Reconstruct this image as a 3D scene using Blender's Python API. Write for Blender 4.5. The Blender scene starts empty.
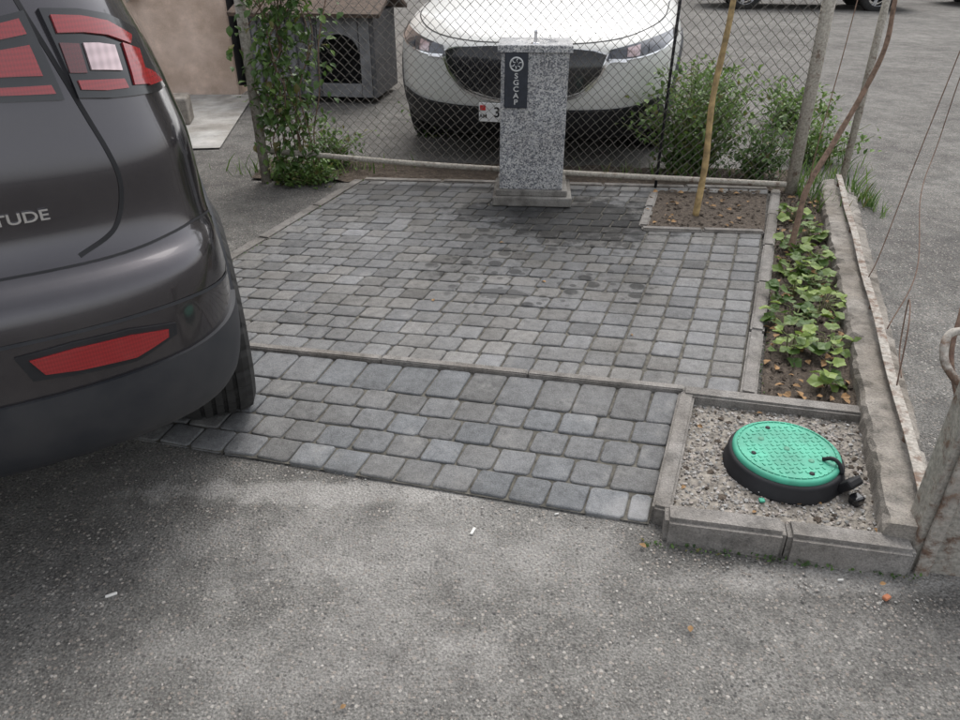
import bpy, bmesh, math, random
from mathutils import Vector, Matrix
random.seed(7)
R=random.random
def U(a,b): return random.uniform(a,b)
scene=bpy.context.scene
COL=scene.collection

# ------------------------------------------------------------------ materials
def newmat(name):
    m=bpy.data.materials.new(name); m.use_nodes=True
    nt=m.node_tree; b=nt.nodes['Principled BSDF']
    return m,nt,b
def N(nt,typ,**kw):
    n=nt.nodes.new(typ)
    for k,v in kw.items(): setattr(n,k,v)
    return n
def coords(nt): return N(nt,'ShaderNodeTexCoord').outputs['Object']
def noise(nt,vec,scale,detail=4,rough=.55):
    n=N(nt,'ShaderNodeTexNoise'); n.inputs['Scale'].default_value=scale
    n.inputs['Detail'].default_value=detail; n.inputs['Roughness'].default_value=rough
    nt.links.new(vec,n.inputs['Vector']); return n.outputs['Fac']
def voro(nt,vec,scale,feature='F1'):
    n=N(nt,'ShaderNodeTexVoronoi'); n.feature=feature; n.inputs['Scale'].default_value=scale
    nt.links.new(vec,n.inputs['Vector']); return n
def ramp(nt,fac,stops):
    r=N(nt,'ShaderNodeValToRGB'); e=r.color_ramp.elements
    while len(e)<len(stops): e.new(.5)
    for i,(p,c) in enumerate(stops):
        e[i].position=p
        if not hasattr(c,'__len__'): c=(c,c,c)
        e[i].color=(*c,1)
    nt.links.new(fac,r.inputs['Fac']); return r.outputs['Color']
def mix(nt,a,b,fac,mode='MIX'):
    m=N(nt,'ShaderNodeMix'); m.data_type='RGBA'; m.blend_type=mode
    def put(s,v):
        if isinstance(v,bpy.types.NodeSocket): nt.links.new(v,s)
        elif hasattr(v,'__len__'): s.default_value=(*v[:3],1)
        else: s.default_value=(v,v,v,1)
    put(m.inputs[6],a); put(m.inputs[7],b)
    if isinstance(fac,bpy.types.NodeSocket): nt.links.new(fac,m.inputs[0])
    else: m.inputs[0].default_value=fac
    return m.outputs[2]
def math_(nt,op,a,b=None,c=None,clamp=False):
    m=N(nt,'ShaderNodeMath',operation=op); m.use_clamp=clamp
    for i,v in enumerate([a,b,c]):
        if v is None: continue
        if isinstance(v,bpy.types.NodeSocket): nt.links.new(v,m.inputs[i])
        else: m.inputs[i].default_value=v
    return m.outputs[0]
def bump(nt,b,h,strength=.3,dist=.01):
    n=N(nt,'ShaderNodeBump'); n.inputs['Strength'].default_value=strength; n.inputs['Distance'].default_value=dist
    nt.links.new(h,n.inputs['Height']); nt.links.new(n.outputs[0],b.inputs['Normal'])
def ramp_f(nt,f,a,bb):
    mr=N(nt,'ShaderNodeMapRange'); mr.interpolation_type='SMOOTHSTEP'
    mr.inputs['From Min'].default_value=a; mr.inputs['From Max'].default_value=bb
    nt.links.new(f,mr.inputs['Value']); return mr.outputs[0]
def simple(name,col,rough=.6,metal=0,var=.25,scale=30,bmp=0,coat=0,spec=None):
    m,nt,b=newmat(name); v=coords(nt)
    f=noise(nt,v,scale)
    lo=tuple(c*(1-var) for c in col); hi=tuple(min(1,c*(1+var)) for c in col)
    nt.links.new(ramp(nt,f,[(.3,lo),(.7,hi)]),b.inputs['Base Color'])
    b.inputs['Roughness'].default_value=rough; b.inputs['Metallic'].default_value=metal
    if coat: b.inputs['Coat Weight'].default_value=coat; b.inputs['Coat Roughness'].default_value=.06
    if spec is not None: b.inputs['Specular IOR Level'].default_value=spec
    if bmp: bump(nt,b,f,bmp,.004)
    return m
def stainer(nt,v):
    """returns blob(cx,cy,rx,ry,soft,nz,ns): soft stain masks in ground coordinates, edges broken up by shared noises"""
    s=N(nt,'ShaderNodeSeparateXYZ'); nt.links.new(v,s.inputs[0])
    cache={}
    def blob(cx,cy,rx,ry,soft=.5,nz=.6,ns=6):
        ns=5 if ns<8 else 12
        if ns not in cache: cache[ns]=math_(nt,'SUBTRACT',noise(nt,v,ns,5,.65),.5)
        dx=math_(nt,'DIVIDE',math_(nt,'SUBTRACT',s.outputs[0],cx),rx)
        dy=math_(nt,'DIVIDE',math_(nt,'SUBTRACT',s.outputs[1],cy),ry)
        d=math_(nt,'SQRT',math_(nt,'ADD',math_(nt,'MULTIPLY',dx,dx),math_(nt,'MULTIPLY',dy,dy)))
        d=math_(nt,'ADD',d,math_(nt,'MULTIPLY',cache[ns],nz*2.5))
        return math_(nt,'SUBTRACT',1,ramp_f(nt,d,1-soft/2,1+soft/2),clamp=True)
    return blob

def asphalt_mat():
    m,nt,b=newmat('asphalt_worn'); v=coords(nt); blob=stainer(nt,v)
    big=noise(nt,v,1.0,5,.6); mid=noise(nt,v,8,5,.7); fine=noise(nt,v,150,2,.7)
    base=ramp(nt,big,[(.32,(.105,.10,.094)),(.5,(.137,.132,.123)),(.7,(.18,.174,.162))])
    base=mix(nt,base,ramp(nt,mid,[(.3,.6),(.52,1.0),(.72,1.38)]),.75,'MULTIPLY')
    base=mix(nt,base,ramp(nt,fine,[(.3,.4),(.5,1.0),(.7,1.6)]),.9,'MULTIPLY')
    c1=blob(-.22,1.48,.50,.18,1.1,1.0,5); c2=blob(-.30,1.14,.38,.14,1.2,1.1,6)
    c3=blob(.95,1.38,.40,.05,.8,.7,9); c4=blob(-.45,1.72,.5,.05,.9,1.0,9)
    c5=blob(.7,1.15,.6,.16,1.2,1.2,5)
    cm=math_(nt,'ADD',math_(nt,'ADD',math_(nt,'MULTIPLY',c1,.65),math_(nt,'MULTIPLY',c2,.45)),math_(nt,'ADD',math_(nt,'MULTIPLY',c3,.8),math_(nt,'ADD',c4,math_(nt,'MULTIPLY',c5,.15))),clamp=True)
    cm=math_(nt,'MULTIPLY',cm,math_(nt,'ADD',.1,math_(nt,'MULTIPLY',mid,1.0)),clamp=True)
    base=mix(nt,base,mix(nt,(.34,.328,.31),ramp(nt,fine,[(.3,.7),(.7,1.25)]),1,'MULTIPLY'),cm)
    for sc_,th,sl_,am in ((80,.34,.5,.85),(150,.36,.6,.6)):
        vo=voro(nt,v,sc_)
        stone=math_(nt,'LESS_THAN',vo.outputs['Distance'],th)
        sc=N(nt,'ShaderNodeSeparateColor'); nt.links.new(vo.outputs['Color'],sc.inputs[0])
        sel=math_(nt,'GREATER_THAN',sc.outputs[0],sl_)
        sm=math_(nt,'MULTIPLY',math_(nt,'MULTIPLY',stone,sel),am)
        sm=math_(nt,'MULTIPLY',sm,math_(nt,'SUBTRACT',1.1,cm),clamp=True)
        scol=ramp(nt,sc.outputs[1],[(0,(.05,.05,.05)),(.35,(.13,.12,.11)),(.7,(.26,.225,.195)),(1,(.38,.36,.33))])
        base=mix(nt,base,scol,sm)
    st=noise(nt,v,2.6,4,.6)
    base=mix(nt,base,(.06,.059,.057),math_(nt,'MULTIPLY',ramp_f(nt,st,.56,.72),.4))
    nt.links.new(base,b.inputs['Base Color']); b.inputs['Roughness'].default_value=.9
    b.inputs['Specular IOR Level'].default_value=.25
    h=math_(nt,'ADD',math_(nt,'MULTIPLY',fine,.8),math_(nt,'MULTIPLY',math_(nt,'SUBTRACT',.5,vo.outputs['Distance']),.7))
    bump(nt,b,h,.9,.006); return m

def paver_mat():
    m,nt,b=newmat('paver_concrete'); v=coords(nt); blob=stainer(nt,v)
    at=N(nt,'ShaderNodeAttribute'); at.attribute_name='Col'
    f=noise(nt,v,32,5,.72); f2=noise(nt,v,240,2,.7); big=noise(nt,v,2.6,5,.65)
    c=mix(nt,at.outputs['Color'],ramp(nt,f,[(.3,.66),(.5,1.0),(.75,1.25)]),.9,'MULTIPLY')
    c=mix(nt,c,ramp(nt,f2,[(.3,.62),(.52,1.0),(.75,1.4)]),.8,'MULTIPLY')
    c=mix(nt,c,ramp(nt,big,[(.3,(.78,.76,.73)),(.7,(1.14,1.14,1.14))]),.95,'MULTIPLY')
    du=math_(nt,'MULTIPLY',ramp_f(nt,noise(nt,v,7,5,.75),.52,.75),.35)
    c=mix(nt,c,(.34,.33,.31),du)
    e1=blob(.45,1.62,.10,.05,1,.9,22)
    c=mix(nt,c,(.42,.41,.40),math_(nt,'MULTIPLY',e1,.3))
    # water spilled from the fountain
    w1=blob(.55,3.98,.46,.40,.75,1.0,10); w2=blob(.15,4.12,.34,.16,.7,1.0,10)
    sp=voro(nt,v,8); spf=math_(nt,'SUBTRACT',1,ramp_f(nt,sp.outputs['Distance'],.24,.34))
    sp2=voro(nt,v,17); spg=math_(nt,'SUBTRACT',1,ramp_f(nt,sp2.outputs['Distance'],.24,.32))
    area=blob(.34,3.52,.58,.70,.3,.6,5)
    w3=math_(nt,'MULTIPLY',math_(nt,'MAXIMUM',spf,math_(nt,'MULTIPLY',spg,.8)),area)
    w4=blob(-.05,4.35,.9,.35,.8,.9,5); w5=blob(.35,3.75,.70,.65,1.0,.8,4); w6=blob(.08,2.98,.12,.05,.4,.8,14)
    w=math_(nt,'MAXIMUM',math_(nt,'MAXIMUM',math_(nt,'MULTIPLY',w1,.92),math_(nt,'MULTIPLY',w2,.8)),math_(nt,'MAXIMUM',math_(nt,'MULTIPLY',w3,.8),math_(nt,'MAXIMUM',math_(nt,'MULTIPLY',w6,.6),math_(nt,'MULTIPLY',math_(nt,'MAXIMUM',w4,w5),.38))))
    w=math_(nt,'MULTIPLY',w,math_(nt,'ADD',.55,math_(nt,'MULTIPLY',f,.85)),clamp=True)
    c=mix(nt,c,mix(nt,c,.16,1,'MULTIPLY'),w)
    nt.links.new(c,b.inputs['Base Color'])
    b.inputs['Roughness'].default_value=.85
    nt.links.new(math_(nt,'SUBTRACT',.3,math_(nt,'MULTIPLY',w,.1)),b.inputs['Specular IOR Level'])
    bump(nt,b,math_(nt,'ADD',f,f2),.5,.005); return m
def concrete_mat(name,col,scale=14,dirt=.5):
    m,nt,b=newmat(name); v=coords(nt)
    f=noise(nt,v,scale,6,.7); f2=noise(nt,v,180,2,.7); g=noise(nt,v,3,4)
    c=ramp(nt,f,[(.3,tuple(x*(1-dirt) for x in col)),(.5,col),(.72,tuple(x*1.3 for x in col))])
    c=mix(nt,c,ramp(nt,f2,[(.3,.65),(.7,1.3)]),.8,'MULTIPLY')
    c=mix(nt,c,ramp(nt,g,[(.35,(.62,.58,.53)),(.65,(1.1,1.1,1.1))]),.8,'MULTIPLY')
    nt.links.new(c,b.inputs['Base Color']); b.inputs['Roughness'].default_value=.9
    bump(nt,b,math_(nt,'ADD',f,f2),.7,.006); return m
def granite_mat():
    m,nt,b=newmat('granite'); v=coords(nt)
    vo=voro(nt,v,170); sc=N(nt,'ShaderNodeSeparateColor'); nt.links.new(vo.outputs['Color'],sc.inputs[0])
    c=ramp(nt,sc.outputs[0],[(0,(.06,.065,.07)),(.16,(.13,.135,.15)),(.34,(.25,.255,.275)),(.6,(.38,.385,.39)),(.85,(.54,.535,.52))])
    n=noise(nt,v,75,3,.6); c=mix(nt,c,(.10,.105,.125),math_(nt,'MULTIPLY',ramp_f(nt,n,.57,.63),.8))
    n2=noise(nt,v,6,4); c=mix(nt,c,ramp(nt,n2,[(.3,(.72,.70,.68)),(.7,(1.1,1.1,1.1))]),.8,'MULTIPLY')
    nt.links.new(c,b.inputs['Base Color']); b.inputs['Roughness'].default_value=.4; return m
def rust_mat(name,col,amt=.5):
    m,nt,b=newmat(name); v=coords(nt)
    f=noise(nt,v,22,6,.7); k=ramp_f(nt,f,.64-amt*.3,.76-amt*.2)
    c=mix(nt,mix(nt,col,ramp(nt,noise(nt,v,90,4),[(.3,.55),(.7,1.25)]),.9,'MULTIPLY'),ramp(nt,noise(nt,v,70,4),[(.3,(.075,.045,.033)),(.7,(.19,.125,.088))]),k)
    nt.links.new(c,b.inputs['Base Color']); b.inputs['Roughness'].default_value=.8; bump(nt,b,f,.6,.004); return m
def leaf_mat(name,lo,hi):
    m,nt,b=newmat(name)
    at=N(nt,'ShaderNodeAttribute'); at.attribute_name='Col'
    s=N(nt,'ShaderNodeSeparateColor'); nt.links.new(at.outputs['Color'],s.inputs[0])
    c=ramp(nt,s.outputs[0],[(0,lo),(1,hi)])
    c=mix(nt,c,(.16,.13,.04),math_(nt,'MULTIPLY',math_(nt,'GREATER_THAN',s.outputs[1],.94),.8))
    nt.links.new(c,b.inputs['Base Color']); b.inputs['Roughness'].default_value=.5
    tr=N(nt,'ShaderNodeBsdfTranslucent'); nt.links.new(c,tr.inputs['Color'])
    ms=N(nt,'ShaderNodeMixShader'); ms.inputs[0].default_value=.3
    nt.links.new(b.outputs[0],ms.inputs[1]); nt.links.new(tr.outputs[0],ms.inputs[2])
    nt.links.new(ms.outputs[0],nt.nodes['Material Output'].inputs['Surface']); return m
def soil_mat():
    m,nt,b=newmat('soil'); v=coords(nt)
    f=noise(nt,v,45,5,.7); c=ramp(nt,f,[(.3,(.04,.03,.023)),(.55,(.10,.077,.058)),(.75,(.18,.145,.115))])
    nt.links.new(c,b.inputs['Base Color']); b.inputs['Roughness'].default_value=.95; bump(nt,b,f,1,.02); return m
def car_paint(name,col,metal,rough,dust=.25,coat=.9):
    m,nt,b=newmat(name); v=coords(nt)
    f=noise(nt,v,5,5,.65); fl=noise(nt,v,900,1)
    s=N(nt,'ShaderNodeSeparateXYZ'); nt.links.new(v,s.inputs[0])
    low=N(nt,'ShaderNodeMapRange'); low.inputs['From Min'].default_value=1.0; low.inputs['From Max'].default_value=.3
    low.inputs['To Min'].default_value=.2; nt.links.new(s.outputs[2],low.inputs['Value'])
    d=math_(nt,'MULTIPLY',math_(nt,'MULTIPLY',ramp_f(nt,f,.3,.75),dust),low.outputs[0],clamp=True)
    c=mix(nt,mix(nt,col,ramp(nt,fl,[(.3,.8),(.7,1.2)]),.5,'MULTIPLY'),(.20,.185,.17),d)
    nt.links.new(c,b.inputs['Base Color']); b.inputs['Metallic'].default_value=metal
    nt.links.new(math_(nt,'ADD',rough,math_(nt,'MULTIPLY',d,.6)),b.inputs['Roughness'])
    b.inputs['Coat Weight'].default_value=coat; nt.links.new(math_(nt,'ADD',.03,math_(nt,'MULTIPLY',d,.5)),b.inputs['Coat Roughness'])
    return m

M={}
M['asphalt']=asphalt_mat(); M['paver']=paver_mat()
M['joint']=simple('joint_sand',(.085,.079,.066),.95,var=.6,scale=40,bmp=.6)
M['kerb']=concrete_mat('kerb_concrete',(.215,.203,.19),16,.5)
M['oldconc']=concrete_mat('old_concrete',(.25,.23,.205),11,.55)
M['slab']=concrete_mat('slab_concrete',(.40,.39,.37),5,.3)
M['granite']=granite_mat(); M['base']=concrete_mat('base_stone',(.2,.19,.175),12,.5)
M['soil']=soil_mat()
M['gravel']=simple('gravel',(.20,.18,.155),.95,var=.6,scale=45,bmp=1)
M['pipe']=rust_mat('fence_pipe',(.38,.35,.30),.35)
M['rail']=rust_mat('rail_paint',(.33,.305,.27),.65)
M['rustpost']=rust_mat('post_paint',(.31,.29,.255),.5)
M['wire']=simple('wire_steel',(.13,.12,.105),.6,.5,.3,40)
M['rust']=rust_mat('rust',(.12,.07,.05),.9)
M['black']=simple('black_plastic',(.016,.016,.018),.6,var=.3,scale=8,spec=.3)
M['blackgloss']=simple('black_gloss',(.012,.012,.014),.15,var=.1,coat=.4)
M['clad']=car_paint('cladding_plastic',(.011,.013,.018),0,.55,.14,coat=0)
M['tire']=simple('tyre_rubber',(.018,.0175,.017),.85,var=.4,scale=20)
M['alloy']=simple('alloy',(.45,.45,.46),.3,.9,.1)
M['grillebar']=simple('grille_bar_dark',(.07,.07,.075),.3,.4,.1)
M['chrome']=simple('chrome',(.7,.7,.71),.15,1,.05)
M['glass']=simple('window_glass',(.02,.024,.026),.05,0,.1,coat=1)
M['grey']=car_paint('grey_car_paint',(.050,.046,.052),.75,.18,.16,.85)
M['white']=car_paint('white_car_paint',(.60,.60,.575),0,.35,.15,.4)
M['dark']=car_paint('dark_car_paint',(.03,.03,.035),.5,.3,.2)
def lens(name,col,metal,rib):
    m,nt,b=newmat(name); v=coords(nt)
    w=N(nt,'ShaderNodeTexWave'); w.wave_type='BANDS'; w.bands_direction='X'; w.inputs['Scale'].default_value=rib; nt.links.new(v,w.inputs['Vector'])
    w2=N(nt,'ShaderNodeTexWave'); w2.wave_type='BANDS'; w2.bands_direction='Z'; w2.inputs['Scale'].default_value=rib*.6; nt.links.new(v,w2.inputs['Vector'])
    k=math_(nt,'MULTIPLY',math_(nt,'ADD',w.outputs['Fac'],w2.outputs['Fac']),.5)
    nt.links.new(ramp(nt,k,[(.1,tuple(c*.7 for c in col)),(.9,col)]),b.inputs['Base Color'])
    b.inputs['Roughness'].default_value=.15; b.inputs['Metallic'].default_value=metal; b.inputs['Coat Weight'].default_value=1; b.inputs['Coat Roughness'].default_value=.03; return m
M['red']=lens('red_lens',(.27,.008,.011),0,55)
M['redd']=lens('dark_red_lens',(.09,.007,.009),0,55)
M['clear']=lens('clear_lens',(.55,.42,.43),.3,22)
M['lampdark']=lens('lamp_interior',(.07,.075,.09),.5,14)
M['green']=simple('green_plastic',(.055,.33,.22),.6,0,.28,10,bmp=.1)
M['greend']=simple('green_plastic_dirt',(.10,.27,.19),.75,0,.4,50)
M['plaque']=simple('plaque',(.022,.027,.038),.25,0,.2)
M['silver']=simple('silver_lettering',(.55,.56,.56),.35,.5,.1)
M['numplate']=simple('plate_white',(.75,.75,.74),.4,0,.05)
M['redpaint']=simple('red_print',(.5,.02,.02),.5)
M['bark']=simple('bark_brown',(.19,.125,.09),.85,0,.4,60,bmp=.6)
M['barky']=simple('bark_yellow',(.34,.24,.11),.75,0,.45,25,bmp=.5)
M['stem']=simple('stem_green',(.13,.15,.05),.7)
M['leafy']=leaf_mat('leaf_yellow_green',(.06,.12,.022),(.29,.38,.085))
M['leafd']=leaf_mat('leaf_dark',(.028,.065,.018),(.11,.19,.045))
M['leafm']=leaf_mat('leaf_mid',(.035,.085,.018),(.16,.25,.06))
M['stucco']=concrete_mat('stucco_beige',(.70,.55,.46),4,.08)
M['stucco2']=concrete_mat('stucco_grey',(.42,.39,.34),3,.15)
M['kwall']=simple('kennel_board',(.08,.08,.085),.7,0,.3,10)
M['kwall2']=simple('kennel_front',(.17,.17,.175),.7,0,.35,10)
M['kroof']=simple('kennel_roof',(.08,.055,.04),.85,0,.5,30,bmp=.6)
M['litter']=simple('dry_leaf',(.24,.14,.06),.8,0,.4,40)
M['paper']=simple('paper_bit',(.6,.59,.56),.8)
M['brick']=simple('red_chip',(.42,.16,.08),.85)

# ------------------------------------------------------------------ mesh helpers
def obj(name,verts,faces,mat=None,parent=None,smooth=False,mats=None,midx=None,cols=None):
    me=bpy.data.meshes.new(name); me.from_pydata([tuple(v) for v in verts],[],faces); me.update()
    for mm in (mats or ([mat] if mat else [])): me.materials.append(mm)
    if midx: me.polygons.foreach_set('material_index',midx)
    if smooth: me.polygons.foreach_set('use_smooth',[True]*len(faces))
    if cols:
        a=me.color_attributes.new('Col','FLOAT_COLOR','POINT')
        flat=[]
        for c in cols: flat+= [c[0],c[1],c[2],1]
        a.data.foreach_set('color',flat)
    o=bpy.data.objects.new(name,me); COL.objects.link(o)
    if parent: o.parent=parent
    return o
def empty(name,loc=(0,0,0),rz=0):
    e=bpy.data.objects.new(name,None); COL.objects.link(e); e.location=loc; e.rotation_euler=(0,0,rz); e.empty_display_size=.2; return e
def bevelbox(name,sx,sy,sz,loc,mat,parent=None,bev=.005,rz=0,seg=2,taper=0,rot=None):
    bm=bmesh.new(); bmesh.ops.create_cube(bm,size=1)
    for v in bm.verts:
        k=1-taper*(v.co.z+.5); v.co=Vector((v.co.x*sx*k,v.co.y*sy*k,v.co.z*sz))
    if bev: bmesh.ops.bevel(bm,geom=bm.edges[:],offset=bev,segments=seg,affect='EDGES',profile=.5)
    me=bpy.data.meshes.new(name); bm.to_mesh(me); bm.free(); me.materials.append(mat)
    o=bpy.data.objects.new(name,me); COL.objects.link(o); o.location=loc; o.rotation_euler=rot or (0,0,rz)
    if parent: o.parent=parent
    return o
def tube(name,paths,rad,mat,parent=None,n=6,smooth=True,lump=0):
    V=[];F=[]
    for path in paths:
        path=[Vector(p) for p in path]; rr=rad if hasattr(rad,'__len__') else None
        base=len(V); ref=None
        for i,p in enumerate(path):
            d=(path[min(i+1,len(path)-1)]-path[max(i-1,0)]).normalized()
            if ref is None: ref=Vector((0,0,1)) if abs(d.z)<.9 else Vector((1,0,0))
            a=(ref-d*ref.dot(d)).normalized(); ref=a; b2=d.cross(a)
            r=rad if not rr else rr[0]+(rr[1]-rr[0])*i/(len(path)-1)
            r*=1+U(-lump,lump)
            for k in range(n):
                t=2*math.pi*k/n; V.append(p+a*math.cos(t)*r+b2*math.sin(t)*r)
        for i in range(len(path)-1):
            for k in range(n):
                F.append((base+i*n+k,base+i*n+(k+1)%n,base+(i+1)*n+(k+1)%n,base+(i+1)*n+k))
        F.append(tuple(base+k for k in range(n))[::-1]); F.append(tuple(base+(len(path)-1)*n+k for k in range(n)))
    return obj(name,V,F,mat,parent,smooth)
def lathe(name,prof,mat,parent=None,n=48,loc=(0,0,0),axis='Z',disp=None,smooth=True):
    V=[];F=[]
    for j in range(n):
        t=2*math.pi*j/n
        for i,(r,h) in enumerate(prof):
            rr=r-(disp(i,j) if disp else 0)
            if axis=='Z': V.append((rr*math.cos(t),rr*math.sin(t),h))
            else: V.append((h,rr*math.cos(t),rr*math.sin(t)))
    m=len(prof)
    for j in range(n):
        for i in range(m-1):
            a=j*m+i; b=((j+1)%n)*m+i; F.append((a,b,b+1,a+1))
    o=obj(name,V,F,mat,parent,smooth); o.location=loc; return o
def catmull(pts,k=8):
    P=[Vector(p) for p in pts]; P=[P[0]*2-P[1]]+P+[P[-1]*2-P[-2]]; out=[]
    for i in range(1,len(P)-2):
        for j in range(k):
            t=j/k; a,b,c,d=P[i-1:i+3]
            out.append(.5*((2*b)+(c-a)*t+(2*a-5*b+4*c-d)*t*t+(3*b-a-3*c+d)*t**3))
    out.append(P[-2]); return out
def inpoly(x,y,poly):
    c=False;j=len(poly)-1
    for i in range(len(poly)):
        xi,yi=poly[i][:2];xj,yj=poly[j][:2]
        if (yi>y)!=(yj>y) and x<(xj-xi)*(y-yi)/(yj-yi)+xi: c=not c
        j=i
    return c

# ------------------------------------------------------------------ ground
def gz(x,y):
    d=y+.2*x; t=max(0,min(1,(d-1.72)/.73)); return .042*t
def axis_(lo,hi,n0,n1,st):
    a=[]; x=n0
    while x<=n1: a.append(x); x+=st
    s=st; x=n0
    pre=[]
    while x>lo: s*=1.5; x-=s; pre.append(x)
    s=st; x=a[-1]; post=[]
    while x<hi: s*=1.5; x+=s; post.append(x)
    return pre[::-1]+a+post
xs=axis_(-250,250,-4,4,.12); ys=axis_(-250,300,-.5,6,.12)
V=[(x,y,gz(x,y)+(.004*math.sin(x*3.1+y*1.7)*math.sin(y*2.3-x) if y>-1 and y<1.5 and abs(x)<3 else 0)) for y in ys for x in xs]
nx=len(xs); F=[(j*nx+i,j*nx+i+1,(j+1)*nx+i+1,(j+1)*nx+i) for j in range(len(ys)-1) for i in range(nx-1)]
obj('asphalt_ground',V,F,M['asphalt'],smooth=True)

# ------------------------------------------------------------------ paving
def bil(q,s,t):
    a,b,c,d=q  # FL FR BR BL
    p=Vector(a[:2])*(1-s)*(1-t)+Vector(b[:2])*s*(1-t)+Vector(c[:2])*s*t+Vector(d[:2])*(1-s)*t
    return p
def pavers(name,q,rows,zf,wfun,excl=None,gap=.006,parent=None,g0=.15,g1=.20,tints=((1,1,1),(1,.98,.95),(.99,1,1.02)),rmin=.009,rmax=.017,stack=None):
    V=[];F=[];C=[]
    tot=sum(rows); t0=0
    L=((Vector(q[1][:2])-Vector(q[0][:2])).length+(Vector(q[2][:2])-Vector(q[3][:2])).length)/2
    D=((Vector(q[3][:2])-Vector(q[0][:2])).length+(Vector(q[2][:2])-Vector(q[1][:2])).length)/2
    for r,rw in enumerate(rows):
        t1=t0+rw/tot
        edges=[0]; x=wfun(r)*(.5 if r%2 else 1)
        lim=L if stack is None else L-stack*.118
        while x<lim-.05: edges.append(x); x+=wfun(r)
        if stack is not None:
            edges+= [L-k*.118 for k in range(stack,0,-1)]
        edges.append(L)
        edges=[e/L for e in edges]
        for i in range(len(edges)-1):
            s0,s1=edges[i],edges[i+1]
            if (s1-s0)*L<.035: continue
            sc_,tc_=(s0+s1)/2,(t0+t1)/2
            pc=bil(q,sc_,tc_)
            if excl and excl(pc.x,pc.y): continue
            gp_=gap+(.002 if stack is not None and i>=len(edges)-1-stack else 0)+U(-.001,.0015)
            w=(s1-s0)*L-gp_; h=(t1-t0)*D-gp_; rad=U(rmin,rmax)
            if w<.02 or h<.02: continue
            g=U(g0,g1)*(random.choice((.82,1.1)) if R()<.15 else 1)
            tint=random.choice(tints)
            col=tuple(g*k for k in tint); dz=U(-.0018,.0015); tx,ty=U(-.013,.013),U(-.013,.013)
            ang=U(-.014,.014); ox,oy=U(-.0015,.0015),U(-.0015,.0015)
            out=[]
            for cx,cy,a0 in ((1,1,0),(-1,1,90),(-1,-1,180),(1,-1,270)):
                for a in (8,32,58,82):
                    th=math.radians(a0+a); jr=rad*U(.85,1.1)
                    out.append((cx*(w/2-rad)+jr*math.cos(th)+U(-.0014,.0014),cy*(h/2-rad)+jr*math.sin(th)+U(-.0014,.0014)))
            base=len(V)
            def put(lx,ly,z):
                lx,ly=lx*math.cos(ang)-ly*math.sin(ang)+ox,lx*math.sin(ang)+ly*math.cos(ang)+oy
                p=bil(q,sc_+lx/L,tc_+ly/D); V.append((p.x,p.y,zf(p.x,p.y)+dz+z+lx*tx+ly*ty)); C.append(col)
            for k,(ins,z) in enumerate(((0,-.018),(0,-.0045),(.0022,-.001),(.006,0))):
                for (lx,ly) in out:
                    put(lx-math.copysign(min(abs(lx),ins),lx),ly-math.copysign(min(abs(ly),ins),ly),z)
            put(0,0,.0003)
            n=len(out)
            for k in range(3):
                for j in range(n): F.append((base+k*n+j,base+k*n+(j+1)%n,base+(k+1)*n+(j+1)%n,base+(k+1)*n+j))
            for j in range(n): F.append((base+3*n+j,base+3*n+(j+1)%n,base+4*n))
        t0=t1
    return obj(name,V,F,M['paver'],parent,smooth=True,cols=C)

ZM=.065
FL=(-1.46,2.63);FR=(.90,2.165);BR=(1.80,4.53);BL=(-.75,4.73)
def zmain(x,y): return ZM+.003*math.sin(x*2.1+1)*math.sin(y*2.7)
def zramp(x,y):
    d=y+.2*x; t=max(0,min(1,(d-1.69)/.76)); return .014+.051*t
treepit=[(.86,3.82),(1.50,3.77),(1.76,4.47),(1.07,4.50)]
def sheet(name,poly,z,mat,parent=None):
    return obj(name,[(p[0],p[1],z if not callable(z) else z(*p[:2])) for p in poly],[tuple(range(len(poly)))],mat,parent)
pav=empty('paver_terrace')
n=24; V=[];F=[]
qm=[FL,FR,BR,BL]
for j in range(n+1):
    for i in range(n+1):
        p=bil(qm,i/n,j/n); V.append((p.x,p.y,zmain(p.x,p.y)-.0075))
for j in range(n):
    for i in range(n):
        a=j*(n+1)+i; F.append((a,a+1,a+n+2,a+n+1))
obj('joint_bed',V,F,M['joint'],pav)
def ex(x,y): return inpoly(x,y,treepit)
widths=[.095,.105,.115,.115,.13]
def wf(r): return random.choice(widths)
pavers('pavers',qm,[U(.102,.110) for _ in range(22)],zmain,wf,ex,parent=pav,stack=5)
ramp_=empty('paver_ramp')
qr=[(-1.62,2.10),(.475,1.575),(.70,2.185),(-1.46,2.61)]
n=8;V=[];F=[]
for j in range(n+1):
    for i in range(n+1):
        p=bil(qr,i/n,j/n); V.append((p.x,p.y,zramp(p.x,p.y)-.0075))
for j in range(n):
    for i in range(n):
        a=j*(n+1)+i; F.append((a,a+1,a+n+2,a+n+1))
obj('joint_bed',V,F,M['joint'],ramp_)
def wr(r): return U(.112,.124) if r<4 else U(.12,.14)
pavers('pavers',qr,[.115,.115,.115,.115,.185],zramp,wr,parent=ramp_,g0=.135,g1=.175,tints=((.96,1,1.05),(.98,1,1.03),(1,1,1)),gap=.006,rmin=.009,rmax=.016)

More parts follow.
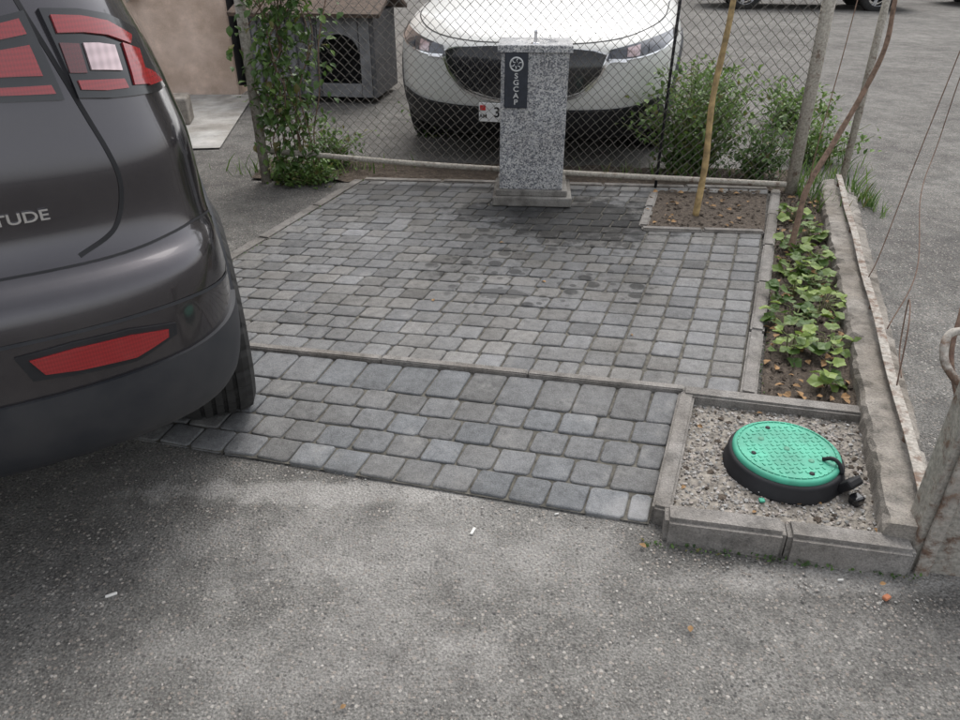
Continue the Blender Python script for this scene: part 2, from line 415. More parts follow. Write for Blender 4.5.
def kerb(name,p0,p1,w,zt0,zt1,zb,parent=None,seg=.5,mat=None,bev=.008):
    a=Vector((*p0,0)); b=Vector((*p1,0)); L=(b-a).length; n=max(1,round(L/seg)); d=(b-a)/L; nrm=Vector((-d.y,d.x,0))
    bm=bmesh.new()
    for i in range(n):
        s0=a+d*(L*i/n+.002); s1=a+d*(L*(i+1)/n-.002); t0=zt0+(zt1-zt0)*i/n+U(-.003,.003); t1=zt0+(zt1-zt0)*(i+1)/n+U(-.003,.003)
        j0=nrm*U(-.003,.003)
        vs=[]
        for (s,zt) in ((s0,t0),(s1,t1)):
            for sg in (-1,1):
                for z in (zb,zt): vs.append(bm.verts.new(s+j0+nrm*sg*w/2+Vector((0,0,z))))
        fs=[(0,1,3,2),(4,6,7,5),(0,4,5,1),(2,3,7,6),(1,5,7,3),(0,2,6,4)]
        for f in fs: bm.faces.new([vs[k] for k in f])
    bmesh.ops.recalc_face_normals(bm,faces=bm.faces[:])
    bmesh.ops.bevel(bm,geom=bm.edges[:],offset=bev,segments=2,affect='EDGES')
    me=bpy.data.meshes.new(name); bm.to_mesh(me); bm.free(); me.materials.append(mat or M['kerb'])
    o=bpy.data.objects.new(name,me); COL.objects.link(o)
    if parent: o.parent=parent
    return o
ke=empty('kerb_edging')
kerb('terrace_front',(-1.46,2.625),(.72,2.195),.035,.070,.070,-.02,ke,.6,bev=.004)
kerb('terrace_side',(.925,2.15),(1.835,4.50),.055,.078,.078,-.02,ke,.5)
kerb('terrace_left',(-1.50,2.62),(-.78,4.74),.07,.068,.068,-.02,ke,.5)
kerb('terrace_back',(-.75,4.735),(1.80,4.535),.06,.075,.075,-.02,ke,.5)
kerb('ramp_side',(.715,2.155),(.505,1.575),.055,.080,.062,-.02,ke,.55)
kerb('pit_back',(.70,2.165),(1.28,2.04),.06,.085,.085,-.02,ke,.55)
kerb('pit_front',(.505,1.545),(1.125,1.415),.075,.085,.085,-.03,ke,.42,bev=.012)
kerb('tree_pit_front',(.87,3.81),(1.515,3.755),.05,.078,.078,0,ke,.4)
kerb('tree_pit_left',(.885,3.845),(1.08,4.49),.05,.078,.078,0,ke,.4)

def rough_sheet(name,q,z,mat,n=30,amp=.012,parent=None):
    V=[];F=[]
    for j in range(n+1):
        for i in range(n+1):
            p=bil(q,i/n,j/n); V.append((p.x,p.y,z+U(-amp,amp)))
    for j in range(n):
        for i in range(n):
            a=j*(n+1)+i; F.append((a,a+1,a+n+2,a+n+1))
    return obj(name,V,F,mat,parent,smooth=True)
rough_sheet('planting_bed_soil',[(.95,2.10),(1.28,2.05),(2.05,4.36),(1.86,4.5)],.062,M['soil'],40,.008)
rough_sheet('tree_pit_soil',[(.88,3.83),(1.52,3.77),(1.78,4.5),(1.10,4.50)],.066,M['soil'],24,.006)
rough_sheet('soil_strip',[(-1.5,4.80),(2.0,4.50),(2.1,5.0),(-1.5,5.25)],.055,M['soil'],50,.01)
gp=empty('gravel_patch')
pitq=[(.53,1.56),(1.12,1.44),(1.27,2.06),(.70,2.17)]
rough_sheet('fines',pitq,.046,M['gravel'],60,.004,gp)
def pebbles(name,pts,smin,smax,parent,mat,g0=.12,g1=.36):
    V=[];F=[];C=[]
    for (x,y,z) in pts:
        s=smin+(smax-smin)*R()**1.8; base=len(V); g=U(g0,g1); br_=U(.8,1); col=(g,g*(.35+.65*br_),g*br_*.97); a=U(0,6.3)
        sx,sy,sz=s*U(.7,1.3),s*U(.6,1.1),s*U(.5,.8)
        P=[(1,0,0),(0,1,0),(-1,0,0),(0,-1,0),(0,0,1),(0,0,-1),(.6,.6,.5),(-.6,.5,.55),(-.5,-.6,.5),(.6,-.55,.5)]
        for p in P:
            px,py,pz=[c*U(.8,1.2) for c in p]; px*=sx;py*=sy;pz*=sz
            V.append((x+px*math.cos(a)-py*math.sin(a),y+px*math.sin(a)+py*math.cos(a),z+pz)); C.append(col)
        for f in ((0,6,9),(0,1,6),(1,7,6),(1,2,7),(2,8,7),(2,3,8),(3,9,8),(3,0,9),(6,7,4),(7,8,4),(8,9,4),(9,6,4),(1,0,5),(2,1,5),(3,2,5),(0,3,5)): F.append(tuple(base+k for k in f))
    return obj(name,V,F,mat,parent,cols=C)
m,nt,b=newmat('pebble'); at=N(nt,'ShaderNodeAttribute'); at.attribute_name='Col'
nt.links.new(mix(nt,at.outputs['Color'],ramp(nt,noise(nt,coords(nt),150),[(.3,.7),(.7,1.2)]),.8,'MULTIPLY'),b.inputs['Base Color']); b.inputs['Roughness'].default_value=.9; M['pebble']=m
pts=[]
for _ in range(5200):
    s,t=R(),R(); p=bil(pitq,s,t); pts.append((p.x,p.y,.0465+U(0,.002)))
pebbles('stones',pts,.0015,.0070,gp,M['pebble'],.14,.42)
pts=[]
for _ in range(420):
    x=U(-1.2,1.3); y=U(.8,1.56)-.2*x*.9; pts.append((x,y,gz(x,y)+.001))
for _ in range(300):
    t=R(); x=.5+t*.65+U(-.1,.1); y=1.50-.21*t*1.0-abs(random.gauss(0,.04)); pts.append((x,y,.002))
for _ in range(200):
    x=U(-.7,.5); y=1.69-.28*x-abs(random.gauss(0,.03)); pts.append((x,y,.002))
pebbles('loose_stones',pts,.0013,.0045,None,M['pebble'],.12,.40)
pts=[]
for _ in range(900):
    p=bil([(.95,2.10),(1.28,2.05),(2.05,4.36),(1.86,4.5)],R(),R()); pts.append((p.x,p.y,.066))
for _ in range(350):
    p=bil(treepit,R(),R()); pts.append((p.x,p.y,.068))
for _ in range(120):
    p=bil(pitq,R(),R()); pts.append((p.x,p.y,.048))
pebbles('soil_clods',pts,.003,.013,None,M['soil'])

# ------------------------------------------------------------------ manhole
mh=empty('manhole_cover',(.915,1.78,0))
lathe('ring',[(.150,.03),(.174,.04),(.174,.055),(.168,.06),(.166,.092),(.160,.10),(.150,.10)],M['black'],mh,64)
lathe('lid',[(.0001,.116),(.06,.117),(.13,.116),(.147,.115),(.1535,.110),(.1545,.098),(.148,.09)],M['green'],mh,64)
V=[];F=[]
def lug(cx,cy,w,h,a,z0=.1155,z1=.1185):
    base=len(V)
    for (k,z) in ((1,z0),(.88,z1)):
        for sx,sy in ((-1,-1),(1,-1),(1,1),(-1,1)):
            lx,ly=sx*w/2*k,sy*h/2*k; V.append((cx+lx*math.cos(a)-ly*math.sin(a),cy+lx*math.sin(a)+ly*math.cos(a),z))
    for f in ((4,5,6,7),(0,1,5,4),(1,2,6,5),(2,3,7,6),(3,0,4,7)): F.append(tuple(base+k for k in f))
g=.0185
for i in range(-8,9):
    for j in range(-8,9):
        x,y=i*g,j*g; r=math.hypot(x,y)
        if r<.128 and r>.018 and math.hypot(x-.05,y+.06)>.02 and math.hypot(x+.06,y-.05)>.02: lug(x,y,.013,.0045,math.radians(20+(90 if (i+j)%2 else 0)))
for k in range(48):
    t=2*math.pi*k/48; lug(.139*math.cos(t),.139*math.sin(t),.004,.016,t)
o=obj('tread',V,F,M['green'],mh)
for (x,y) in ((.05,-.06),(-.06,.05),(0,0)):
    lathe('lug_boss',[(.0001,.119),(.008,.1195),(.0095,.114)],M['greend'],mh,16,(x,y,0))
for (x,y) in ((-.02,.108),(.03,-.118),(-.105,-.02)):
    lathe('keyhole',[(.0001,.1192),(.007,.1190),(.008,.116)],M['black'],mh,12,(x,y,0))
tube('hasp',[catmull([(.085,-.055,.12),(.105,-.07,.133),(.12,-.085,.125),(.128,-.10,.10)],6)],.006,M['black'],mh,8)
bevelbox('padlock',.048,.028,.085,(.137,-.125,.082),M['black'],mh,.008,rot=(math.radians(38),math.radians(-12),math.radians(25)))
bevelbox('padlock_foot',.034,.034,.034,(.150,-.165,.060),M['blackgloss'],mh,.008,rz=.4)

# ------------------------------------------------------------------ outer concrete kerb + rail
ow=empty('concrete_wall_footing')
def rough_kerb(name,p0,p1,w,zt,zb,parent,mat,n=90):
    a=Vector((*p0,0));b=Vector((*p1,0));d=(b-a).normalized();nr=Vector((-d.y,d.x,0));V=[];F=[]
    prof=[(-1,zb),(-1.0,zt-.02),(-.85,zt),(-.3,zt+.006),(.3,zt+.004),(.85,zt-.002),(1.0,zt-.025),(1.05,zb)]
    for i in range(n+1):
        p=a+(b-a)*i/n; chip=U(0,1)
        for k,(s,z) in enumerate(prof):
            j=U(-.006,.006)
            V.append(p+nr*(s*w/2+j)+Vector((0,0,z+(U(-.006,.004)-(0.022 if chip>.90 and k in(1,2,5,6) else 0) if k not in(0,7) else 0))))
    m_=len(prof)
    for i in range(n):
        for k in range(m_-1): F.append((i*m_+k,(i+1)*m_+k,(i+1)*m_+k+1,i*m_+k+1))
    F.append(tuple(range(m_))); F.append(tuple(n*m_+k for k in range(m_))[::-1])
    return obj(name,V,F,mat,parent)
rough_kerb('footing',(1.115,1.43),(2.16,4.52),.12,.125,-.03,ow,M['oldconc'])
rough_kerb('footing_lower',(1.27,1.75),(2.27,4.55),.14,.075,-.03,ow,M['oldconc'])
fr=empty('rusty_rail')
a=Vector((1.17,1.50,.165)); b=Vector((2.20,4.50,.165)); d=(b-a).normalized(); nr=Vector((-d.y,d.x,0))
def lbar(name,a,b,w,h,t,mat,parent):
    V=[];F=[];n=24
    prof=[(-w/2,0),(w/2,0),(w/2,-h),(w/2-t,-h),(w/2-t,-t),(-w/2,-t)]
    for i in range(n+1):
        p=a+(b-a)*i/n+Vector((0,0,.006*math.sin(i*.9)))
        for (s,z) in prof: V.append(p-nr*s+Vector((0,0,z)))
    m_=6
    for i in range(n):
        for k in range(m_): F.append((i*m_+k,(i+1)*m_+k,(i+1)*m_+(k+1)%m_,i*m_+(k+1)%m_))
    F.append(tuple(range(6)));F.append(tuple(n*6+k for k in range(6))[::-1])
    return obj(name,V,F,mat,parent)
lbar('angle_iron',a,b,.030,.03,.005,M['rail'],fr)
for t in (.1,.4,.7,.97):
    p=a+(b-a)*t; tube('stub',[[p+Vector((0,0,-.06)),p+Vector((0,0,-.002))]],.009,M['rust'],fr)

gpst=empty('gate_post')
bevelbox('post',.30,.09,.60,(1.275,1.425,.27),M['rustpost'],gpst,.008,rz=math.radians(-12))
bevelbox('flange',.035,.012,.56,(1.15,1.395,.27),M['rail'],gpst,.003,rz=math.radians(-12))
tube('hinge_loop',[catmull([(1.20,1.50,.44),(1.16,1.52,.50),(1.13,1.56,.55),(1.15,1.60,.60),(1.22,1.60,.60),(1.27,1.56,.57)],8)],.010,M['rail'],gpst,8)
tube('hinge_pin',[catmull([(1.185,1.49,.40),(1.19,1.62,.52),(1.23,1.70,.62)],8)],.006,M['rust'],gpst,6)

# ------------------------------------------------------------------ fence
fe=empty('chain_link_fence')
LP=Vector((-1.39,4.76,0)); RP=Vector((1.90,4.46,0)); fd=(RP-LP); fl=fd.length; fd=fd/fl; fn=Vector((-fd.y,fd.x,0))
tube('post_left',[[LP+Vector((0,0,-.05)),LP+Vector((-.01,0,1.85))]],.032,M['pipe'],fe,12)
tube('post_right',[[RP+Vector((.01,0,-.05)),RP+Vector((.0,.02,1.85))]],.036,M['pipe'],fe,12)
tube('brace_post',[[Vector((2.27,4.58,0)),Vector((2.28,4.60,1.85))]],.022,M['pipe'],fe,8)
pm=LP+fd*(fl*.757); tube('post_mid',[[pm+Vector((0,.03,.05)),pm+Vector((.02,.03,1.8))]],.009,M['black'],fe,8)
rl=[LP+Vector((.03,-.03,.255)),LP+fd*fl*.3+Vector((0,-.03,.195)),LP+fd*fl*.6+Vector((0,-.03,.16)),RP+Vector((-.04,-.03,.125))]
tube('bottom_rail',[catmull(rl,6)],.017,M['pipe'],fe,10)
tube('top_rail',[[LP+Vector((0,0,1.75)),RP+Vector((0,0,1.75))]],.017,M['pipe'],fe,8)
p=.029; nw=int(fl/p); V=[];F=[]
wr_=.0018
for i in range(nw):
    z=.12; k=0
    prev=None
    while z<1.75:
        side=(k+i)%2
        x=(i+side)*p+.006*math.sin(z*3+i*.1); zz=z+.010*math.sin(i*.23)+.004*math.sin(i*1.7)
        zb_=.255-.13*min(1,x/fl)
        pt=LP+fd*x+fn*((.004 if side else -.004)+.025*math.sin(x*1.9)*math.sin(z*1.8))+Vector((0,0,zz))
        cur=pt
        if prev is not None and zz>zb_-.03:
            d_=(cur-prev).normalized(); a_=d_.cross(fn).normalized()
            base=len(V)
            for q_ in (prev,cur):
                V+= [q_+a_*wr_,q_-a_*wr_*.5+fn*wr_,q_-a_*wr_*.5-fn*wr_]
            F+=[(base,base+1,base+4,base+3),(base+1,base+2,base+5,base+4),(base+2,base,base+3,base+5)]
        prev=cur; z+=p; k+=1
obj('mesh_wire',V,F,M['wire'],fe)

# ------------------------------------------------------------------ drinking fountain
fang=math.radians(-4)
fo=empty('drinking_fountain',(.305,4.385,ZM),fang)
bevelbox('plinth_lower',.46,.40,.055,(.01,0,.0275),M['base'],fo,.008)
bevelbox('plinth_upper',.415,.35,.035,(.005,0,.0725),M['base'],fo,.006)
bevelbox('column',.365,.31,.745,(0,0,.4625),M['granite'],fo,.004)
V=[];F=[]
ht=.035; sx,sy=.20,.172; zb=.8355
nc=32
def sqpt(t,k=1):
    c,s=math.cos(t),math.sin(t); m_=max(abs(c)/sx,abs(s)/sy); return (c/m_*k,s/m_*k)
rings=[('s',1,0),('s',1,ht-.004),('s',.98,ht),('c',.125,ht),('c',.115,ht-.006),('c',.07,ht-.018),('c',.015,ht-.022)]
for (ty,k,z) in rings:
    for i in range(nc):
        t=math.pi/4+2*math.pi*i/nc
        if ty=='s':
            x,y=sqpt(t,k)
            if i%8==0: x,y=math.copysign(sx*k,x),math.copysign(sy*k,y)
        else: x,y=k*math.cos(t),k*math.sin(t)
        V.append((x,y,zb+z))
for r_ in range(len(rings)-1):
    for i in range(nc): F.append((r_*nc+i,r_*nc+(i+1)%nc,(r_+1)*nc+(i+1)%nc,(r_+1)*nc+i))
F.append(tuple((len(rings)-1)*nc+i for i in range(nc))); F.append(tuple(range(nc))[::-1])
obj('basin_top',V,F,M['granite'],fo)
tube('spout',[catmull([(0,.03,.85),(0,.03,.905),(0,.02,.918),(0,.0,.92)],5)],.009,M['chrome'],fo,10)
lathe('spout_flange',[(.0001,.862),(.022,.862),(.024,.852)],M['chrome'],fo,20,(0,.03,0))
bevelbox('plaque',.125,.012,.285,(-.098,-.162,.69),M['plaque'],fo,.004)
er=lathe('emblem_ring',[(.030,.0),(.034,.003),(.038,0)],M['silver'],fo,32); er.rotation_euler=(math.radians(90),0,0); er.location=(-.098,-.169,.775)
for k in range(6):
    t=k*math.pi/3; r0=[(-.098+.010*math.cos(t),-.1695,.775+.010*math.sin(t)),(-.098+.020*math.cos(t+.5),-.1705,.775+.020*math.sin(t+.5)),(-.098+.029*math.cos(t+.3),-.1695,.775+.029*math.sin(t+.3))]
    tube('emblem_petal',[r0],.0028,M['silver'],fo,5)
def text(s,loc,size,mat,parent,rot=(math.pi/2,0,0),ext=.001,sx=1,name='lettering'):
    c=bpy.data.curves.new(name,'FONT'); c.body=s; c.size=size; c.extrude=ext; c.align_x='CENTER'; c.align_y='CENTER'; c.offset=.0006*size/.04
    o=bpy.data.objects.new(name,c); COL.objects.link(o); c.materials.append(mat); o.location=loc; o.rotation_euler=rot; o.scale=(sx,1,1); o.parent=parent; return o
for i,ch in enumerate(['S','G','C','A','P']):
    text(ch,(-.098,-.1695,.715-.034*i),.038,M['silver'],fo,(math.pi/2,0,0),sx=1.15)

# ------------------------------------------------------------------ car builder
def hermite(tab,t):
    n=len(tab); i=max(0,min(n-2,int(t))); f=t-i
    out=[]
    for k in range(len(tab[0])):
        def sl(j):
            if j<=0 or j>=n-1:
                return tab[1][k]-tab[0][k] if j<=0 else tab[-1][k]-tab[-2][k]
            a=tab[j][k]-tab[j-1][k]; b=tab[j+1][k]-tab[j][k]
            if a*b<=0: return 0
            return 2*a*b/(a+b)
        p0,p1=tab[i][k],tab[i+1][k]; m0,m1=sl(i),sl(i+1)
        out.append((2*f**3-3*f*f+1)*p0+(f**3-2*f*f+f)*m0+(-2*f**3+3*f*f)*p1+(f**3-f*f)*m1)
    return out
class Car:
    def __init__(s,name,tab,paint,loc,rz,nr=3.0,nf=2.8,wheel_r=.35,axles=(.87,3.5),clad=.5,lod=1,windows=(1.16,1.5),zs=1,trackx=.79,scale=1):
        s.tab=tab; s.nr=nr; s.nf=nf; s.e=empty(name,loc,rz); s.e.scale=(scale,)*3; s.zs=zs; s.paint=paint; s.lod=lod
        s.axles=axles; s.wr=wheel_r
        rows=len(tab)-1; S=5 if lod else 2
        ts=[i/S for i in range(rows*S+1)]
        ne=16 if lod else 7; nsd=60 if lod else 14
        aa=[i/ne for i in range(ne)]+[1+i/nsd for i in range(nsd)]+[2+i/ne for i in range(ne+1)]
        full=[(a,1) for a in aa]+[(a,-1) for a in aa[::-1][1:-1]]
        V=[];F=[];mi=[]
        for t in ts:
            for (a,sg) in full: V.append(s.P(a,t,sg))
        m_=len(full)
        for j in range(len(ts)-1):
            for i in range(m_):
                f=(j*m_+i,j*m_+(i+1)%m_,(j+1)*m_+(i+1)%m_,(j+1)*m_+i)
                F.append(f); c=sum((V[k] for k in f),Vector())/4
                k=0
                if c.z<clad: k=1
                if windows[0]<c.z<windows[1]:
                    yr,yf=hermite(tab,(ts[j]+ts[j+1])/2)[2:4]; W=hermite(tab,ts[j])[1]
                    if c.y<yr+.35 and abs(c.x)<W*.82: k=2
                    elif c.y>yf-.45 and abs(c.x)<W*.86: k=2
                    elif abs(c.x)>W*.93 and yr+.30<c.y<yf-.28 and min(abs(c.y-q) for q in (1.05,2.02))>.035: k=2
                mi.append(k)
        F.append(tuple(range(m_))[::-1]); mi.append(1)
        F.append(tuple((len(ts)-1)*m_+i for i in range(m_))); mi.append(0)
        body=obj('body',V,F,None,s.e,True,mats=[paint,M['clad'],M['glass'],M['black']],midx=mi)
        bm=bmesh.new()
        for ay in axles:
            for sg in (-1,1):
                mt=Matrix.Translation((sg*.80,ay,wheel_r+.01))@Matrix.Rotation(math.pi/2,4,'Y')
                bmesh.ops.create_cone(bm,cap_ends=True,segments=48,radius1=wheel_r+.065,radius2=wheel_r+.065,depth=.56,matrix=mt)
        me=bpy.data.meshes.new('cut'); bm.to_mesh(me); bm.free()
        for k in range(4): me.materials.append([paint,M['clad'],M['glass'],M['black']][k])
        for p_ in me.polygons: p_.material_index=3
        cut=bpy.data.objects.new('cut',me); COL.objects.link(cut); cut.parent=s.e
        md=body.modifiers.new('b','BOOLEAN'); md.operation='DIFFERENCE'; md.object=cut; md.solver='EXACT'
        bpy.context.view_layer.update()
        dg=bpy.context.evaluated_depsgraph_get(); nm=bpy.data.meshes.new_from_object(body.evaluated_get(dg))
        body.modifiers.clear(); body.data=nm
        bpy.data.objects.remove(cut)
        bm=bmesh.new(); bm.from_mesh(nm)
        for e_ in bm.edges:
            if len(e_.link_faces)==2 and e_.calc_face_angle(0)>math.radians(38): e_.smooth=False
        for f in bm.faces: f.smooth=True
        bm.to_mesh(nm); bm.free()
        for ay in axles:
            for sg in (-1,1): s.wheel(sg,ay,trackx)
    def P(s,a,t,sg=1):
        z,W,yr,yf,Lr,Lf=hermite(s.tab,t); z*=s.zs
        if a<=1:
            th=math.pi/2*(1-a); x=W*max(0,math.cos(th))**(2/s.nr); y=yr+Lr*(1-max(0,math.sin(th))**(2/s.nr))
        elif a<=2: x=W; y=yr+Lr+(yf-Lf-yr-Lr)*(a-1)
        else:
            th=math.pi/2*(a-2); x=W*max(0,math.cos(th))**(2/s.nf); y=yf-Lf*(1-max(0,math.sin(th))**(2/s.nf))
        return Vector((x*sg,y,z))
    def T(s,z):
        z/=s.zs
        lo,hi=0,len(s.tab)-1
        for _ in range(40):
            m=(lo+hi)/2
            if hermite(s.tab,m)[0]<z: lo=m
            else: hi=m
        return (lo+hi)/2
    def ax(s,x,z,front=False):
        q=hermite(s.tab,s.T(z)); W=q[1]; n=s.nf if front else s.nr
        th=math.acos(min(1,(abs(x)/W)**(n/2)))
        return 2+th/(math.pi/2) if front else 1-th/(math.pi/2)
    def ay(s,y,z):
        z_,W,yr,yf,Lr,Lf=hermite(s.tab,s.T(z))
        if y<yr+Lr:
            th=math.asin(max(0,min(1,(1-(y-yr)/Lr)))**(s.nr/2)); return 1-th/(math.pi/2)
        if y>yf-Lf:
            th=math.asin(max(0,min(1,(1-(yf-y)/Lf)))**(s.nf/2)); return 2+th/(math.pi/2)
        return 1+(y-yr-Lr)/(yf-Lf-yr-Lr)
    def S(s,a,z,sg,off):
        t=s.T(z); e=.004
        p=s.P(a,t); pa=s.P(min(3,a+e),t)-s.P(max(0,a-e),t); pt=s.P(a,min(len(s.tab)-1,t+.01))-s.P(a,max(0,t-.01))
        n=pa.cross(pt)
        if n.length<1e-12: n=Vector((0,-1 if a<1 else 1,0))
        n.normalize(); c=Vector((0,2.2,.7))
        if n.dot(p-c)<0: n=-n
        p=p+n*off; p.x*=sg; return p
    def _pt(s,q,z):
        k,v=q
        return s.ax(v,z) if k=='x' else (s.ay(v,z) if k=='y' else s.ax(v,z,True))
    def patch(s,name,top,bot,mat,off=.004,sg=1,nu=24,nv=8,both=False):
        for g_ in ((1,-1) if both else (sg,)):
            T_=[(s._pt(q,z),z) for q,z in top]; B_=[(s._pt(q,z),z) for q,z in bot]
            def lerp(L,u):
                u*=len(L)-1; i=min(len(L)-2,int(u)); f=u-i; return (L[i][0]*(1-f)+L[i+1][0]*f,L[i][1]*(1-f)+L[i+1][1]*f)
            V=[];F=[]
            for j in range(nv+1):
                for i in range(nu+1):
                    A=lerp(T_,i/nu);B=lerp(B_,i/nu); f=j/nv
                    V.append(s.S(A[0]*(1-f)+B[0]*f,A[1]*(1-f)+B[1]*f,g_,off))
            w=nu+1
            for j in range(nv):
                for i in range(nu): F.append((j*w+i,j*w+i+1,(j+1)*w+i+1,(j+1)*w+i))
            loop=[(0,i) for i in range(nu+1)]+[(j,nu) for j in range(1,nv+1)]+[(nv,i) for i in range(nu-1,-1,-1)]+[(j,0) for j in range(nv-1,0,-1)]
            base=len(V)
            for (j,i) in loop:
                A=lerp(T_,i/nu);B=lerp(B_,i/nu); f=j/nv
                V.append(s.S(A[0]*(1-f)+B[0]*f,A[1]*(1-f)+B[1]*f,g_,-.01))
            L=len(loop)
            for k in range(L):
                a1=loop[k][0]*w+loop[k][1]; a2=loop[(k+1)%L][0]*w+loop[(k+1)%L][1]
                F.append((a1,a2,base+(k+1)%L,base+k))
            o=obj(name,V,F,mat,s.e,True)
            bm=bmesh.new(); bm.from_mesh(o.data); bmesh.ops.recalc_face_normals(bm,faces=bm.faces[:])
            for e_ in bm.edges:
                if len(e_.link_faces)==2 and e_.calc_face_angle(0)>math.radians(40): e_.smooth=False
            bm.to_mesh(o.data); bm.free()
    def strip(s,name,path,w,mat,off=.001,sg=1,both=False,k=8):
        for g_ in ((1,-1) if both else (sg,)):
            pts=[(s._pt(q,z),z,0) for q,z in path]
            cp=catmull(pts,k)
            C=[s.S(min(3,max(0,c.x)),c.y,g_,off) for c in cp]
            Nn=[(s.S(min(3,max(0,c.x)),c.y,g_,off+.01)-C[i]).normalized() for i,c in enumerate(cp)]
            V=[];F=[]
            for i,c in enumerate(C):
                d=(C[min(i+1,len(C)-1)]-C[max(0,i-1)])
                if d.length<1e-9: d=Vector((0,0,1))
                x=d.normalized().cross(Nn[i]).normalized(); V+=[c+x*w/2,c-x*w/2]
            for i in range(len(C)-1): F.append((2*i,2*i+1,2*i+3,2*i+2))
            obj(name,V,F,mat,s.e,True)
    def wheel(s,sg,ay,tx):
        r=s.wr; w=.225
        prof=[(r*.62,-w/2),(r*.70,-w/2-.008),(r*.88,-w/2-.006),(r*.965,-w/2+.008),(r*.99,-w/2+.028)]
        for c in (-.055,-.018,.018,.055):
            prof+=[(r,c-.008),(r-.010,c-.006),(r-.010,c+.004),(r,c+.006)]
        prof+=[(r*.99,w/2-.028),(r*.965,w/2-.008),(r*.88,w/2+.006),(r*.70,w/2+.008),(r*.62,w/2)]
        def dp(i,j): return (.007 if (j%4==0 and 2<i<len(prof)-3) else 0)
        n=120 if s.lod else 24
        lathe('tyre',prof,M['tire'],s.e,n,(sg*tx,ay,r),'X',dp if s.lod else None,smooth=not s.lod)
        rp=[(r*.63,sg*w*.45),(r*.60,sg*w*.42),(r*.57,sg*w*.2),(r*.56,-sg*w*.4)]
        lathe('rim',rp,M['alloy'],s.e,40,(sg*tx,ay,r),'X')
        lathe('brake_disc',[(.001,0),(r*.45,0),(r*.45,.02)],M['black'],s.e,24,(sg*tx,ay,r),'X')
        lathe('hub',[(.001,sg*w*.42),(r*.15,sg*w*.40),(r*.17,sg*w*.2)],M['alloy'],s.e,20,(sg*tx,ay,r),'X')
        V=[];F=[]
        for k in range(5):
            t=2*math.pi*k/5
            for dt in (-.13,.13):
                b=len(V)
                for (rad,wd,xx) in ((r*.14,.022,w*.40),(r*.61,.02,w*.40)):
                    for sd in (-1,1):
                        for dx in (0,-.025):
                            tt=t+dt*(1 if rad>r*.3 else .5); V.append((sg*(xx+dx),rad*math.cos(tt)-sd*wd*math.sin(tt)*.8,rad*math.sin(tt)+sd*wd*math.cos(tt)*.8))
                for f in ((0,1,3,2),(4,6,7,5),(0,4,5,1),(2,3,7,6),(0,2,6,4),(1,5,7,3)): F.append(tuple(b+q for q in f))
        o=obj('spokes',V,F,M['alloy'],s.e); o.location=(sg*tx,ay,r)
    def flare(s,ay,r0,r1,mat,off=.012):
        V=[];F=[]; zc=s.wr+.01
        n=40
        for sg in (1,-1):
            base=len(V)
            for i in range(n+1):
                t=math.radians(-8+196*i/n)
                for (r,o) in ((r0,-.01),(r0,off),(r1-.01,off*.8),(r1,-.003)):
                    y=ay+r*math.cos(t); z=max(s.tab[0][0]*s.zs+.002,zc+r*math.sin(t))
                    V.append(s.S(s.ay(y,z),z,sg,o))
            for i in range(n):
                for k in range(3): F.append((base+i*4+k,base+i*4+k+1,base+(i+1)*4+k+1,base+(i+1)*4+k))
        obj('wheel_arch_trim',V,F,mat,s.e,True)

# ---- grey SUV on the left (rear right corner towards us)
suv_tab=[ # z W yr yf Lr Lf
(.33,.80,.17,4.22,.40,.6),(.36,.86,.07,4.33,.42,.6),(.42,.895,.02,4.39,.44,.6),(.53,.91,.0,4.40,.46,.6),(.64,.91,.003,4.40,.46,.6),
(.74,.90,.022,4.39,.44,.6),(.79,.893,.075,4.38,.44,.6),(.86,.89,.098,4.37,.44,.6),(.95,.885,.105,4.33,.44,.65),(1.04,.865,.12,4.10,.44,.7),(1.10,.85,.13,3.45,.44,.7),
(1.16,.83,.145,3.2,.44,.6),(1.24,.80,.165,3.05,.44,.6),(1.38,.75,.23,2.8,.44,.6),(1.52,.70,.31,2.5,.44,.6),(1.60,.62,.42,2.25,.42,.6),(1.64,.45,.65,1.95,.4,.5)]
rz=math.radians(24)
Cn=Vector((-.52,1.50,0)); cx=Vector((math.cos(rz),math.sin(rz),0))
suvloc=Cn-cx*.915
suv=Car('parked_suv',suv_tab,M['grey'],tuple(suvloc),rz,nr=3.2,clad=.585,windows=(1.335,1.62),zs=1.06,axles=(.83,3.47),trackx=.825,wheel_r=.36)
for a_ in suv.axles: suv.flare(a_,.425,.48,M['clad'])
X=lambda v:('x',v); Y=lambda v:('y',v); Fx=lambda v:('f',v)
suv.strip('bumper_gap',[(X(0.0),.835),(X(.4),.835),(X(.66),.835),(X(.80),.845),(Y(.30),.845),(Y(.42),.82),(Y(.52),.77)],.006,M['black'],.001,both=True)
suv.strip('tailgate_gap',[(X(.52),1.64),(X(.58),1.42),(X(.625),1.28),(X(.665),1.16),(X(.70),1.05),(X(.71),.97),(X(.68),.89),(X(.60),.85)],.010,M['black'],.001,both=True)
suv.strip('bumper_crease',[(X(0.0),.715),(X(.5),.715),(X(.78),.71),(Y(.30),.69),(Y(.45),.68)],.008,M['clad'],.0015,both=True)
suv.patch('bumper_skirt',[(X(.02),.585),(X(.5),.585),(X(.78),.59),(X(.87),.60),(Y(.36),.615)],[(X(.02),.37),(X(.5),.37),(X(.78),.37),(X(.86),.375),(Y(.36),.38)],M['clad'],.010,both=True,nu=40)
suv.patch('reflector_frame',[(X(.44),.69),(X(.55),.695),(X(.66),.69),(X(.755),.668)],[(X(.46),.632),(X(.55),.620),(X(.66),.612),(X(.752),.642)],M['black'],.007,both=True)
suv.patch('reflector',[(X(.465),.68),(X(.55),.684),(X(.66),.678),(X(.735),.662)],[(X(.485),.642),(X(.55),.632),(X(.66),.623),(X(.732),.644)],M['red'],.011,both=True)
